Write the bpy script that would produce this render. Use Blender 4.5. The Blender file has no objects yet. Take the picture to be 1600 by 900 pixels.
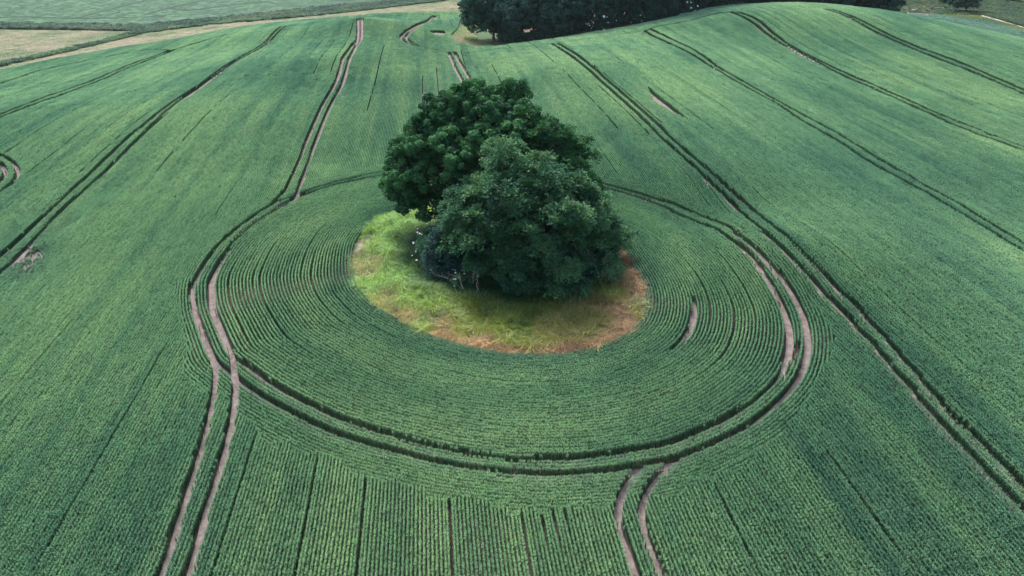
import bpy, math, random
import numpy as np

# ------------------------------------------------------------------ camera, sky, sun, exposure
scene = bpy.context.scene
C = scene.collection
rng = np.random.default_rng(7)
CAM_H, PITCH, FPX = 30.0, math.radians(29.0), 1067.0
cam_data = bpy.data.cameras.new("camera")
cam_data.sensor_width = 36.0
cam_data.lens = FPX / 1600 * 36.0
cam_data.clip_start = 0.5
cam_data.clip_end = 9000.0
cam = bpy.data.objects.new("camera", cam_data)
cam.location = (0, 0, CAM_H)
cam.rotation_euler = (math.pi / 2 - PITCH, 0, 0)
C.objects.link(cam)
scene.camera = cam

SUN_EL, SUN_AZ = math.radians(54), math.radians(-22)      # azimuth from +Y (ahead), negative = towards the left
world = bpy.data.worlds.new("World")
scene.world = world
world.use_nodes = True
wn, wl = world.node_tree.nodes, world.node_tree.links
wn.clear()
sky = wn.new("ShaderNodeTexSky")
sky.sky_type = 'NISHITA'
sky.sun_disc = False
sky.sun_elevation = SUN_EL
sky.sun_rotation = SUN_AZ
sky.air_density = 1.0
sky.dust_density = 4.0
sky.ozone_density = 1.5
bg = wn.new("ShaderNodeBackground")
bg.inputs["Strength"].default_value = 0.10
wo = wn.new("ShaderNodeOutputWorld")
wl.new(sky.outputs[0], bg.inputs["Color"])
wl.new(bg.outputs[0], wo.inputs["Surface"])

sun_data = bpy.data.lights.new("sun", 'SUN')
sun_data.energy = 1.5
sun_data.angle = math.radians(18)
sun_data.color = (1.0, 0.97, 0.92)
sun = bpy.data.objects.new("sun", sun_data)
sun.rotation_euler = (math.pi / 2 - SUN_EL, 0, math.pi - SUN_AZ)
C.objects.link(sun)

scene.view_settings.view_transform = 'Standard'
scene.view_settings.look = 'None'
scene.view_settings.exposure = 2.02
scene.view_settings.gamma = 1.0
scene.view_settings.use_curve_mapping = False
scene.cycles.use_denoising = True
scene.cycles.max_bounces = 4
scene.cycles.diffuse_bounces = 3
scene.cycles.transmission_bounces = 2
scene.cycles.transparent_max_bounces = 4

# ------------------------------------------------------------------ terrain height
ctrl = []
def rays(P):
    P = np.asarray(P, float).reshape(-1, 2)
    x = (P[:, 0] - 800) / FPX
    y = (450 - P[:, 1]) / FPX
    c, s = math.cos(PITCH), math.sin(PITCH)
    return np.stack([x, c + y * s, -s + y * c], 1)

SLOPE = -0.115            # the drilling direction in plan: dx/dy
# the tramlines run straight and 24 m apart, so their bends in the view give the lie of the land
profile = {
    -66.2: [(0,189),(75,160),(150,132),(210,106),(267,84)],
    -42.0: [(444,45),(420,69),(402,82),(351,112),(315,140),(261,177),(202,230),(148,284),(99,329),(40,385),(0,423)],
    -17.7: [(567,32),(563,53),(554,75),(541,96),(535,119),(528,138),(513,165),(501,192),(489,222),(470,270)],
    29.9: [(869,74),(896,91),(929,118),(960,147),(989,173),(1017,199),(1048,230),(1103,279),(1154,327),(1208,373),(1268,431),(1317,483),(1420,598),(1507,697),(1600,795)],
    54.4: [(1013,53),(1043,68),(1082,87),(1115,111),(1162,138),(1214.5,168),(1265,199),(1320,230),(1368,262),(1428,296),(1494,335),(1567,380),(1600,401)],
    79.0: [(1149,24),(1175.5,36),(1202,58),(1235,79.5),(1274,100.5),(1327,126),(1381,150),(1439,176),(1503,205),(1600,241)],
    103.2: [(1294,19),(1330,32),(1361,49),(1397,67),(1442,85.5),(1487,103),(1532,121.5),(1600,151)],
}
for u, px in profile.items():
    d = rays(px)
    t = u / (d[:, 0] - SLOPE * d[:, 1])
    for q in np.c_[d[:, 0] * t, d[:, 1] * t, CAM_H + d[:, 2] * t]:
        ctrl.append(tuple(q))
ctrl += [(-28,52,0),(-2,31,0),(23,45,.3),(0,55,0),(0,85,0),(-18,25,0),(7,25,0),(-25,75,0),(22,64,.5),(0,70,0),
         (-12,150,-.3),(-10,180,-.8),(0,120,.8),(-15,205,-1.5),
         (80,202,7.0),(103,195,5.3),(115,161,3.3),(66,203,6.2),
         (88,228,2.0),(70,228,3.0),(125,215,-1.5),(143,190,-2.5),(152,160,-3),(158,256,-6),(105,262,-5),(200,250,-7),(50,232,2.5),(20,215,.5),
         (-100,230,-4),(-60,255,-4.5),(0,260,-4),(-140,200,-3),(-140,270,-5),(-60,330,-4),(-160,330,-4),(40,300,-4),
         (-125,100,1.2),(-90,60,0.5),(92,80,1.0),(125,110,1.0),(60,30,0.5),(-50,15,0),(0,-30,0),
         (-260,-40,0),(320,-40,0),(-260,460,-4),(320,460,-8),(0,460,-4),(-260,200,-3),(320,150,-6)]
ctrl = np.array(ctrl)

def tps(r2):
    return np.where(r2 > 1e-9, 0.5 * r2 * np.log(np.maximum(r2, 1e-9)), 0)
S = 100.0
P0 = ctrl[:, :2] / S
n = len(P0)
A = np.zeros((n + 3, n + 3))
A[:n, :n] = tps(((P0[:, None] - P0[None]) ** 2).sum(-1)) + np.eye(n) * 0.006
A[:n, n] = 1; A[:n, n+1:] = P0
A[n, :n] = 1; A[n+1:, :n] = P0.T
W = np.linalg.solve(A, np.r_[ctrl[:, 2], 0, 0, 0])
GS = 2.0
gx = np.arange(-260, 321, GS); gy = np.arange(-40, 461, GS)
GX, GY = np.meshgrid(gx, gy)
Q = np.stack([GX.ravel(), GY.ravel()], 1) / S
HZ = np.concatenate([tps(((q[:, None] - P0[None]) ** 2).sum(-1)) @ W[:n] for q in np.array_split(Q, 20)])
HZ = (HZ + W[n] + Q @ W[n+1:]).reshape(GX.shape)

def h(x, y):
    x = np.clip((np.asarray(x, float) - gx[0]) / GS, 0, len(gx) - 1.001)
    y = np.clip((np.asarray(y, float) - gy[0]) / GS, 0, len(gy) - 1.001)
    i = x.astype(int); j = y.astype(int); a = x - i; b = y - j
    return (HZ[j, i] * (1-a) * (1-b) + HZ[j, i+1] * a * (1-b) + HZ[j+1, i] * (1-a) * b + HZ[j+1, i+1] * a * b)

TT = np.concatenate([np.arange(15, 150, 0.4), np.arange(150, 700, 0.8)])
def ground(P):
    """Where the lines of sight through photo points P meet the land."""
    d = rays(P)
    out = []
    for q in d:
        X, Y, Z = q[0] * TT, q[1] * TT, CAM_H + q[2] * TT
        f = Z - h(X, Y)
        k = np.argmax(f < 0)
        if f[k] >= 0: k = len(TT) - 1
        k = max(k, 1)
        w = f[k-1] / (f[k-1] - f[k] + 1e-12)
        t = TT[k-1] + (TT[k] - TT[k-1]) * min(max(w, 0), 1)
        out.append((q[0] * t, q[1] * t))
    return np.array(out)

def smooth(P, step=0.5, closed=False):
    """Catmull-Rom through plan points, resampled evenly."""
    P = np.asarray(P, float)
    if closed: E_ = np.vstack([P[-1], P, P[0], P[1]])
    else: E_ = np.vstack([2*P[0]-P[1], P, 2*P[-1]-P[-2]])
    out = []
    for i in range(1, len(E_) - 2):
        a, b, c, d = E_[i-1], E_[i], E_[i+1], E_[i+2]
        m = max(2, int(np.linalg.norm(c-b) / 0.3))
        t = np.linspace(0, 1, m, endpoint=False)[:, None]
        out.append(.5*((2*b)+(-a+c)*t+(2*a-5*b+4*c-d)*t*t+(-a+3*b-3*c+d)*t**3))
    out.append(E_[-2][None])
    out = np.vstack(out)
    L = np.r_[0, np.cumsum(np.linalg.norm(np.diff(out, axis=0), axis=1))]
    s = np.linspace(0, L[-1], max(2, int(L[-1] / step) + 1))
    return np.stack([np.interp(s, L, out[:, 0]), np.interp(s, L, out[:, 1])], 1)

def inside(poly, x, y):
    poly = np.asarray(poly); r = np.zeros(np.shape(x), bool)
    x0, y0 = poly[:, 0], poly[:, 1]; x1, y1 = np.roll(x0, -1), np.roll(y0, -1)
    for a, b, c, d in zip(x0, y0, x1, y1):
        if b == d: continue
        k = ((b > y) != (d > y)) & (x < (c - a) * (y - b) / (d - b) + a)
        r ^= k
    return r

class Noise:
    def __init__(s, seed):
        s.g = np.random.default_rng(seed).random((256, 256))
    def __call__(s, x, y):
        x = np.asarray(x, float) % 256; y = np.asarray(y, float) % 256
        i = np.floor(x).astype(int) % 256; j = np.floor(y).astype(int) % 256
        a = x - np.floor(x); b = y - np.floor(y); a = a*a*(3-2*a); b = b*b*(3-2*b)
        i1 = (i+1) % 256; j1 = (j+1) % 256
        return s.g[j,i]*(1-a)*(1-b)+s.g[j,i1]*a*(1-b)+s.g[j1,i]*(1-a)*b+s.g[j1,i1]*a*b
N1, N2, N3, N4 = Noise(1), Noise(2), Noise(3), Noise(4)

# ------------------------------------------------------------------ materials
def mat(name):
    m = bpy.data.materials.new(name); m.use_nodes = True
    nt = m.node_tree; nt.nodes.clear()
    o = nt.nodes.new("ShaderNodeOutputMaterial")
    return m, nt, o

def ramp(nt, fac, stops):
    r = nt.nodes.new("ShaderNodeValToRGB")
    while len(r.color_ramp.elements) < len(stops): r.color_ramp.elements.new(0.5)
    for e, (p, c) in zip(r.color_ramp.elements, stops):
        e.position = p; e.color = (*c, 1)
    nt.links.new(fac, r.inputs[0])
    return r.outputs[0]

def noise(nt, scale, detail=4, rough=.55, vec=None):
    t = nt.nodes.new("ShaderNodeTexNoise")
    t.inputs["Scale"].default_value = scale; t.inputs["Detail"].default_value = detail; t.inputs["Roughness"].default_value = rough
    if vec is None:
        g = nt.nodes.new("ShaderNodeNewGeometry"); vec = g.outputs["Position"]
    nt.links.new(vec, t.inputs["Vector"])
    return t.outputs["Fac"]

def mixc(nt, fac, a, b, mode='MIX'):
    m = nt.nodes.new("ShaderNodeMix"); m.data_type = 'RGBA'; m.blend_type = mode
    for sock, v in ((m.inputs[0], fac), (m.inputs[6], a), (m.inputs[7], b)):
        if isinstance(v, (int, float)): sock.default_value = v
        elif isinstance(v, tuple): sock.default_value = (*v, 1)
        else: nt.links.new(v, sock)
    return m.outputs[2]

def leafy(nt, o, col, trans=.3, gloss=.06, rough=.45, tcol=None):
    d = nt.nodes.new("ShaderNodeBsdfDiffuse"); nt.links.new(col, d.inputs[0])
    t = nt.nodes.new("ShaderNodeBsdfTranslucent"); nt.links.new(tcol or col, t.inputs[0])
    m = nt.nodes.new("ShaderNodeMixShader"); m.inputs[0].default_value = trans
    nt.links.new(d.outputs[0], m.inputs[1]); nt.links.new(t.outputs[0], m.inputs[2])
    g = nt.nodes.new("ShaderNodeBsdfGlossy"); g.inputs["Roughness"].default_value = rough
    g.inputs["Color"].default_value = (.8, .9, 1, 1)
    m2 = nt.nodes.new("ShaderNodeMixShader"); m2.inputs[0].default_value = gloss
    nt.links.new(m.outputs[0], m2.inputs[1]); nt.links.new(g.outputs[0], m2.inputs[2])
    nt.links.new(m2.outputs[0], o.inputs[0])

def scatter_mat(name, mult=(1, 1, 1), trans=.3, gloss=.05):
    """Plant tissue; each plant's own colour comes with it as the attribute tcol."""
    m, nt, o = mat(name)
    a = nt.nodes.new("ShaderNodeAttribute"); a.attribute_type = 'INSTANCER'; a.attribute_name = "tcol"
    c = mixc(nt, 1.0, a.outputs["Color"], mult, 'MULTIPLY')
    pv = nt.nodes.new("ShaderNodeAttribute"); pv.attribute_name = "pv"
    c = mixc(nt, 1.0, c, pv.outputs["Color"], 'MULTIPLY')
    leafy(nt, o, c, trans, gloss)
    return m

def leaf_mat(name, dark, mid, light, scale=.5, trans=.16, gloss=.008):
    m, nt, o = mat(name)
    f = noise(nt, scale, 3)
    a = nt.nodes.new("ShaderNodeAttribute"); a.attribute_name = "leafvar"
    mx = nt.nodes.new("ShaderNodeMath"); mx.operation = 'MULTIPLY_ADD'
    nt.links.new(a.outputs["Fac"], mx.inputs[0]); mx.inputs[1].default_value = .7
    ad = nt.nodes.new("ShaderNodeMath"); ad.operation = 'MULTIPLY_ADD'
    nt.links.new(f, ad.inputs[0]); ad.inputs[1].default_value = .8; ad.inputs[2].default_value = -.25
    nt.links.new(ad.outputs[0], mx.inputs[2])
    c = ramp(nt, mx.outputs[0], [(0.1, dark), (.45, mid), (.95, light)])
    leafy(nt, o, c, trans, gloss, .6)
    return m

def earth_mat(name, stops, scale=1.5, bump=.4, bscale=9):
    m, nt, o = mat(name)
    f = noise(nt, scale, 6, .65)
    c = ramp(nt, f, stops)
    c = mixc(nt, 1.0, c, ramp(nt, noise(nt, scale*7, 5, .7), [(.3, (.62, .60, .58)), (.7, (1.25, 1.25, 1.25))]), 'MULTIPLY')
    b = nt.nodes.new("ShaderNodeBsdfPrincipled"); b.inputs["Roughness"].default_value = .95
    b.inputs["Specular IOR Level"].default_value = .15
    nt.links.new(c, b.inputs["Base Color"])
    bp = nt.nodes.new("ShaderNodeBump"); bp.inputs["Strength"].default_value = bump; bp.inputs["Distance"].default_value = .06
    nt.links.new(noise(nt, bscale, 6, .7), bp.inputs["Height"]); nt.links.new(bp.outputs[0], b.inputs["Normal"])
    nt.links.new(b.outputs[0], o.inputs[0])
    return m

M = {}
M['track'] = earth_mat("trodden_earth", [(.25, (.075, .060, .056)), (.5, (.145, .120, .115)), (.75, (.22, .188, .182))], 1.6, .8, 6)
M['bare'] = earth_mat("bare_earth", [(.3, (.10, .080, .074)), (.6, (.19, .16, .155)), (.8, (.26, .225, .218))], .8, .5, 6)
M['brown'] = earth_mat("dark_earth", [(.3, (.05, .035, .028)), (.6, (.10, .07, .055)), (.8, (.15, .11, .08))], 1.2, .6, 6)
M['margin'] = earth_mat("dry_grass_ground", [(.3, (.17, .19, .10)), (.55, (.30, .28, .17)), (.8, (.36, .31, .22))], .12, .5, 3)
M['turf'] = earth_mat("turf_ground", [(.3, (.035, .050, .015)), (.6, (.055, .060, .02)), (.8, (.075, .060, .03))], .8, .5, 6)
M['far_green'] = earth_mat("far_crop_ground", [(.3, (.038, .100, .052)), (.55, (.050, .120, .060)), (.8, (.062, .135, .066))], .06, .5, 2)
M['stems'] = earth_mat('dark_trodden_stems', [(.3, (.018, .045, .032)), (.7, (.035, .07, .05))], .5)
M['asphalt'] = earth_mat("pale_lane_surface", [(.3, (.33, .31, .29)), (.7, (.46, .44, .41))], 1.2, .2, 9)
M['bark'] = earth_mat("bark", [(.3, (.045, .038, .03)), (.7, (.11, .095, .075))], 6, .8, 14)
M['deadwood'] = earth_mat("bleached_wood", [(.3, (.22, .18, .15)), (.7, (.42, .36, .31))], 5, .6, 16)
# soil of the field, rough grass outside it
m, nt, o = mat("ground_soil")
a = nt.nodes.new("ShaderNodeAttribute"); a.attribute_name = "field"
soil = ramp(nt, noise(nt, 1.4, 6, .65), [(.3, (.026, .021, .018)), (.7, (.060, .048, .042))])
grassc = ramp(nt, noise(nt, .15, 5, .6), [(.3, (.03, .06, .025)), (.7, (.06, .10, .045))])
b = nt.nodes.new("ShaderNodeBsdfPrincipled"); b.inputs["Roughness"].default_value = .95; b.inputs["Specular IOR Level"].default_value = .1
nt.links.new(mixc(nt, a.outputs["Fac"], grassc, soil), b.inputs["Base Color"])
bp = nt.nodes.new("ShaderNodeBump"); bp.inputs["Strength"].default_value = .5; bp.inputs["Distance"].default_value = .06
nt.links.new(noise(nt, 7, 6, .7), bp.inputs["Height"]); nt.links.new(bp.outputs[0], b.inputs["Normal"])
nt.links.new(b.outputs[0], o.inputs[0])
M['ground'] = m
M['blade'] = scatter_mat("wheat_blade", (.38, .44, .42), .2, .01)
M['flag'] = scatter_mat("wheat_flag_leaf", (1.2, 1.2, 1.15), .3, .015)
M['ear'] = scatter_mat("wheat_ear", (1.75, 1.55, 1.55), .25, .01)
M['grass'] = scatter_mat("grass_blade", (1, 1, 1), .35, .03)
M['oak'] = leaf_mat("oak_leaf", (.010, .042, .018), (.024, .090, .028), (.055, .158, .048))
M['beech'] = leaf_mat("hornbeam_leaf", (.015, .055, .034), (.040, .118, .048), (.100, .205, .080))
M['blue'] = leaf_mat("thorn_leaf", (.010, .036, .030), (.022, .062, .050), (.045, .10, .075))
M['wood1'] = leaf_mat("far_oak_leaf", (.006, .028, .022), (.015, .058, .040), (.032, .098, .062), .25)
M['wood2'] = leaf_mat("far_ash_leaf", (.005, .025, .022), (.012, .048, .036), (.026, .08, .055), .25)
m, nt, o = mat("elder_blossom")
b = nt.nodes.new("ShaderNodeBsdfDiffuse"); b.inputs[0].default_value = (.75, .77, .66, 1); nt.links.new(b.outputs[0], o.inputs[0])
M['blossom'] = m

# ------------------------------------------------------------------ object helpers
def link(name, me, material=None, parent=None, **props):
    o = bpy.data.objects.new(name, me)
    if me is not None and material is not None and not me.materials: me.materials.append(material)
    C.objects.link(o)
    if parent is not None: o.parent = parent
    for k, v in props.items(): o[k] = v
    return o

def quadmesh(name, V, F, smooth_=True, mats=(), mi=None):
    """Vertices (n,3) and equal-sided faces (m,k) into a mesh, fast."""
    V = np.asarray(V, np.float32); F = np.asarray(F, np.int32)
    me = bpy.data.meshes.new(name)
    me.vertices.add(len(V)); me.vertices.foreach_set("co", V.ravel())
    k = F.shape[1]
    me.loops.add(F.size); me.loops.foreach_set("vertex_index", F.ravel())
    me.polygons.add(len(F)); me.polygons.foreach_set("loop_start", np.arange(0, F.size, k, dtype=np.int32))
    if smooth_: me.polygons.foreach_set("use_smooth", np.ones(len(F), bool))
    for q in mats: me.materials.append(q)
    if mi is not None: me.polygons.foreach_set("material_index", np.asarray(mi, np.int32))
    me.update(calc_edges=True); me.validate()
    return me

def grid_faces(nv, nu):
    i = np.arange((nv-1)*(nu-1)); r = i // (nu-1); c = i % (nu-1); a = r*nu+c
    return np.stack([a, a+1, a+nu+1, a+nu], 1)

def drape_between(name, pa, pb, material, lift=.03, nu=None, nv=6, **props):
    """A sheet of land between two plan polylines, laid on the terrain."""
    def rs(p, m):
        L = np.r_[0, np.cumsum(np.linalg.norm(np.diff(p, axis=0), axis=1))]; s = np.linspace(0, L[-1], m)
        return np.stack([np.interp(s, L, p[:, 0]), np.interp(s, L, p[:, 1])], 1)
    L = np.linalg.norm(np.diff(pa, axis=0), axis=1).sum()
    nu = nu or max(4, int(L / 2))
    a, b_ = rs(pa, nu), rs(pb, nu)
    t = np.linspace(0, 1, nv)[:, None, None]
    G = (a[None]*(1-t) + b_[None]*t).reshape(-1, 2)
    V = np.c_[G, h(G[:, 0], G[:, 1]) + lift]
    return link(name, quadmesh(name, V, grid_faces(nv, nu)), material, None, **props), G

def ribbon(name, path, width, material, lift=.012, parent=None, wob=0, **props):
    p = path; d = np.gradient(p, axis=0); d /= np.linalg.norm(d, axis=1)[:, None] + 1e-9
    nrm = np.stack([-d[:, 1], d[:, 0]], 1)
    k = np.linspace(-1, 1, 5)
    w = width/2 * (1 + wob*(N1(p[:, 0]*1.3, p[:, 1]*1.3)-.5)*2)
    G = p[:, None] + nrm[:, None]*k[None, :, None]*w[:, None, None]
    z = h(G[..., 0], G[..., 1]) + lift + .04*(k**4)[None]
    V = np.dstack([G, z]).reshape(-1, 3)
    return link(name, quadmesh(name, V, grid_faces(len(p), 5)), material, parent, **props)

def drape_poly(name, poly, material, lift=.02, step=.4, edge=.25, **props):
    """A blotch of land inside a plan polygon: rings shrunk towards its middle."""
    P = smooth(poly, step, True); c = P.mean(0)
    K = [1, .8, .6, .4, .2, .02]
    P = P[:-1]; rr = 1 + edge*(N2(P[:, 0]*1.7, P[:, 1]*1.7)-.5)
    rings = [c + (P-c)*(k*rr[:, None]) for k in K]
    G = np.vstack(rings); nP = len(P)
    V = np.c_[G, h(G[:, 0], G[:, 1]) + lift]
    F = []
    for r in range(len(K)-1):
        i = np.arange(nP); j = (i+1) % nP
        F.append(np.stack([r*nP+i, r*nP+j, (r+1)*nP+j, (r+1)*nP+i], 1))
    return link(name, quadmesh(name, V, np.vstack(F)), material, None, **props)

def tube(path, rad, sides=7):
    path = np.asarray(path, float); rad = np.broadcast_to(np.asarray(rad, float), (len(path),))
    d = np.gradient(path, axis=0); d /= np.linalg.norm(d, axis=1)[:, None] + 1e-9
    ref = np.array([0, 0, 1.]) if abs(d[:, 2]).mean() < .8 else np.array([1., 0, 0])
    a = np.cross(d, ref); a /= np.linalg.norm(a, axis=1)[:, None] + 1e-9
    b_ = np.cross(d, a)
    th = np.linspace(0, 2*np.pi, sides, endpoint=False)
    V = path[:, None] + rad[:, None, None]*(a[:, None]*np.cos(th)[None, :, None] + b_[:, None]*np.sin(th)[None, :, None])
    F = []
    for r in range(len(path)-1):
        i = np.arange(sides); j = (i+1) % sides
        F.append(np.stack([r*sides+i, r*sides+j, (r+1)*sides+j, (r+1)*sides+i], 1))
    return V.reshape(-1, 3), np.vstack(F)

def join(parts):
    V, F, off = [], [], 0
    for v, f in parts:
        V.append(v); F.append(f+off); off += len(v)
    return np.vstack(V), np.vstack(F)

def scatter(name, pts, rotz, scl, var, tcol, protos, **props):
    """Plants by the ten thousand: one object, each plant an instance of a small clump."""
    me = bpy.data.meshes.new(name)
    me.vertices.add(len(pts)); me.vertices.foreach_set("co", np.asarray(pts, np.float32).ravel())
    rot = np.zeros((len(pts), 3), np.float32); rot[:, 2] = rotz
    px_, py_ = pts[:, 0], pts[:, 1]; e = 1.2          # lean with the slope of the land
    sx = (h(px_+e, py_)-h(px_-e, py_))/(2*e); sy = (h(px_, py_+e)-h(px_, py_-e))/(2*e)
    rot[:, 1] = -np.arctan(sx*np.cos(rotz)+sy*np.sin(rotz)); rot[:, 0] = np.arctan(-sx*np.sin(rotz)+sy*np.cos(rotz))
    for nm, ty, arr in (("rot", 'FLOAT_VECTOR', rot), ("scl", 'FLOAT_VECTOR', np.asarray(scl, np.float32)), ("tcol", 'FLOAT_VECTOR', np.asarray(tcol, np.float32))):
        me.attributes.new(nm, ty, 'POINT').data.foreach_set("vector", arr.ravel())
    me.attributes.new("var", 'INT', 'POINT').data.foreach_set("value", np.asarray(var, np.int32))
    o = link(name, me, None, None, **props)
    ng = bpy.data.node_groups.new(name + "_scatter", 'GeometryNodeTree')
    ng.interface.new_socket("Geometry", in_out='INPUT', socket_type='NodeSocketGeometry')
    ng.interface.new_socket("Geometry", in_out='OUTPUT', socket_type='NodeSocketGeometry')
    nn, L = ng.nodes, ng.links
    gi, go = nn.new("NodeGroupInput"), nn.new("NodeGroupOutput")
    def named(nm, ty):
        q = nn.new("GeometryNodeInputNamedAttribute"); q.data_type = ty; q.inputs[0].default_value = nm
        return q.outputs[0]
    r_, s_, v_ = named("rot", 'FLOAT_VECTOR'), named("scl", 'FLOAT_VECTOR'), named("var", 'INT')
    er = nn.new("FunctionNodeEulerToRotation"); L.new(r_, er.inputs[0])
    jn = nn.new("GeometryNodeJoinGeometry")
    for i, po in enumerate(protos):
        cmp_ = nn.new("FunctionNodeCompare"); cmp_.data_type = 'INT'; cmp_.operation = 'EQUAL'
        L.new(v_, cmp_.inputs[2]); cmp_.inputs[3].default_value = i
        oi = nn.new("GeometryNodeObjectInfo"); oi.inputs["Object"].default_value = po; oi.inputs["As Instance"].default_value = False
        ip = nn.new("GeometryNodeInstanceOnPoints")
        L.new(gi.outputs[0], ip.inputs["Points"]); L.new(cmp_.outputs[0], ip.inputs["Selection"])
        L.new(oi.outputs["Geometry"], ip.inputs["Instance"]); L.new(er.outputs[0], ip.inputs["Rotation"]); L.new(s_, ip.inputs["Scale"])
        L.new(ip.outputs[0], jn.inputs[0])
    L.new(jn.outputs[0], go.inputs[0])
    md = o.modifiers.new("scatter", 'NODES'); md.node_group = ng
    return o

def proto(name, V, F, mats, mi):
    return bpy.data.objects.new(name, quadmesh(name, V, F, False, mats, mi))

def clump(seed, lx, ly, nb, hgt, wid, rows=1, lean=.034, ears=0, earw=.016, hvar=.12, droop=.5, mats=None, spread=.12, pvar=.2, flags=0):
    """Blades rising from a patch lx by ly, bending over, with ears on top. Every face a quad; nb and ears are per row."""
    r = np.random.default_rng(seed)
    V, F, mi, pv = [], [], [], []
    tone = lambda: np.array([1, 1, 1])*max(.35, 1+r.normal()*pvar)*np.array([1+r.normal()*.05, 1, 1+r.normal()*.05])
    tuft = r.random(64)
    for i in range(nb*rows):
        row = i % rows; yc = ((row+.5)/rows-.5)*ly
        bx = r.uniform(-.5, .5)*lx
        b0 = np.array([bx, yc + r.normal()*ly/rows*spread, 0])
        a = r.uniform(0, 2*np.pi); H_ = hgt*(1 + r.normal()*hvar*.7 + (tuft[int((bx+9)*15+row*17) % 64]-.5)*hvar*1.1)
        ln = abs(r.normal())*lean + .02
        dv = np.array([math.cos(a), math.sin(a), 0])
        wv = np.array([-math.sin(a+r.normal()*.6), math.cos(a+r.normal()*.6), 0])
        w = wid*r.uniform(.7, 1.3)
        dr = r.random() < droop
        pts = [b0, b0+dv*ln*.25+[0,0,H_*.5], b0+dv*ln*.7+[0,0,H_*.88], b0+dv*(ln*1.6+(lean*.9 if dr else 0))+[0,0,H_*(.80 if dr else 1.02)]]
        ws = [w*.7, w, w*.9, w*.2]
        k = len(V); c = tone()
        for p, q in zip(pts, ws): V += [p-wv*q/2, p+wv*q/2]
        for j in range(3): F.append((k+2*j, k+2*j+1, k+2*j+3, k+2*j+2)); mi.append(0); pv.append(c)
    for i in range(flags*rows):
        row = i % rows; yc = ((row+.5)/rows-.5)*ly
        bx = r.uniform(-.5, .5)*lx; a = r.uniform(0, 2*np.pi); dv = np.array([math.cos(a), math.sin(a), 0]); wv = np.array([-dv[1], dv[0], 0])
        p = np.array([bx, yc+r.normal()*ly/rows*spread*.9, hgt*(.86+r.normal()*hvar*.5+(tuft[int((bx+9)*15+row*17) % 64]-.5)*hvar*1.0)])
        L_ = .09*r.uniform(.7, 1.2); w = wid*r.uniform(.6, 1.0); k = len(V); c = tone()
        for q, ww in ((p, .6), (p+dv*L_*.5+[0,0,L_*.55], 1), (p+dv*L_+[0,0,L_*.5], .25)): V += [q-wv*w*ww/2, q+wv*w*ww/2]
        for j in range(2): F.append((k+2*j, k+2*j+1, k+2*j+3, k+2*j+2)); mi.append(2); pv.append(c)
    for i in range(ears*rows):
        row = i % rows; yc = ((row+.5)/rows-.5)*ly
        bx = r.uniform(-.5, .5)*lx
        p = np.array([bx, yc + r.normal()*ly/rows*spread*1.1, hgt*(.98+r.normal()*hvar*.4+(tuft[int((bx+9)*15+row*17) % 64]-.5)*hvar*1.0)])
        a = r.uniform(0, 2*np.pi); t = np.array([math.cos(a), math.sin(a), 0])*r.uniform(0, .05)
        L_ = .10*r.uniform(.8, 1.2)*max(1, earw/.02)
        k = len(V); c = tone()
        for z, q in ((0, .5), (.45, 1), (1, .35)):
            for m_ in range(4):
                an = m_*math.pi/2
                V.append(p + t*z + [math.cos(an)*earw*q, math.sin(an)*earw*q, L_*z])
        for z in range(2):
            for m_ in range(4):
                F.append((k+z*4+m_, k+z*4+(m_+1) % 4, k+z*4+4+(m_+1) % 4, k+z*4+4+m_)); mi.append(1); pv.append(c)
        F.append((k+8, k+9, k+10, k+11)); mi.append(1); pv.append(c)
    o = proto("clump_%d" % seed, np.array(V), np.array(F), mats, mi)
    o.data.attributes.new("pv", 'FLOAT_VECTOR', 'FACE').data.foreach_set("vector", np.array(pv, np.float32).ravel())
    return o

# ------------------------------------------------------------------ field outline (plan)
edge_far = ground([(-60,127),(0,115),(90,96),(180,79),(270,65.5),(390,43.5),(480,33.5),(560,27),(580,24.5),(630,22),(680,20.6),(722,22)])
edge_wood = ground([(715,48),(703,58),(712,70),(745,77.5),(775,77),(802,73),(870,64),(930,54),(1000,42),(1060,29)])
FIELD = np.vstack([edge_far, edge_wood, [(46,198),(66,211),(82,214),(104,206),(122,180),(150,120),(150,60),(60,10),(40,6),(-40,6),(-75,25),(-140,80)]])

# ground sheet, reaching the horizon
ox = np.r_[-9000, -3000, -1000, -500, gx, 560, 1000, 3000, 9000]
oy = np.r_[-9000, -3000, -1000, -300, gy, 700, 1200, 3500, 9000]
OX, OY = np.meshgrid(ox, oy)
V = np.c_[OX.ravel(), OY.ravel(), h(OX, OY).ravel()]
me = quadmesh("ground", V, grid_faces(len(oy), len(ox)))
me.attributes.new("field", 'FLOAT', 'POINT').data.foreach_set("value", inside(FIELD, V[:, 0], V[:, 1]).astype(np.float32))
link("ground", me, M['ground'], None, kind="structure", label="brown earth and rough grass under the rolling fields")

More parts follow.
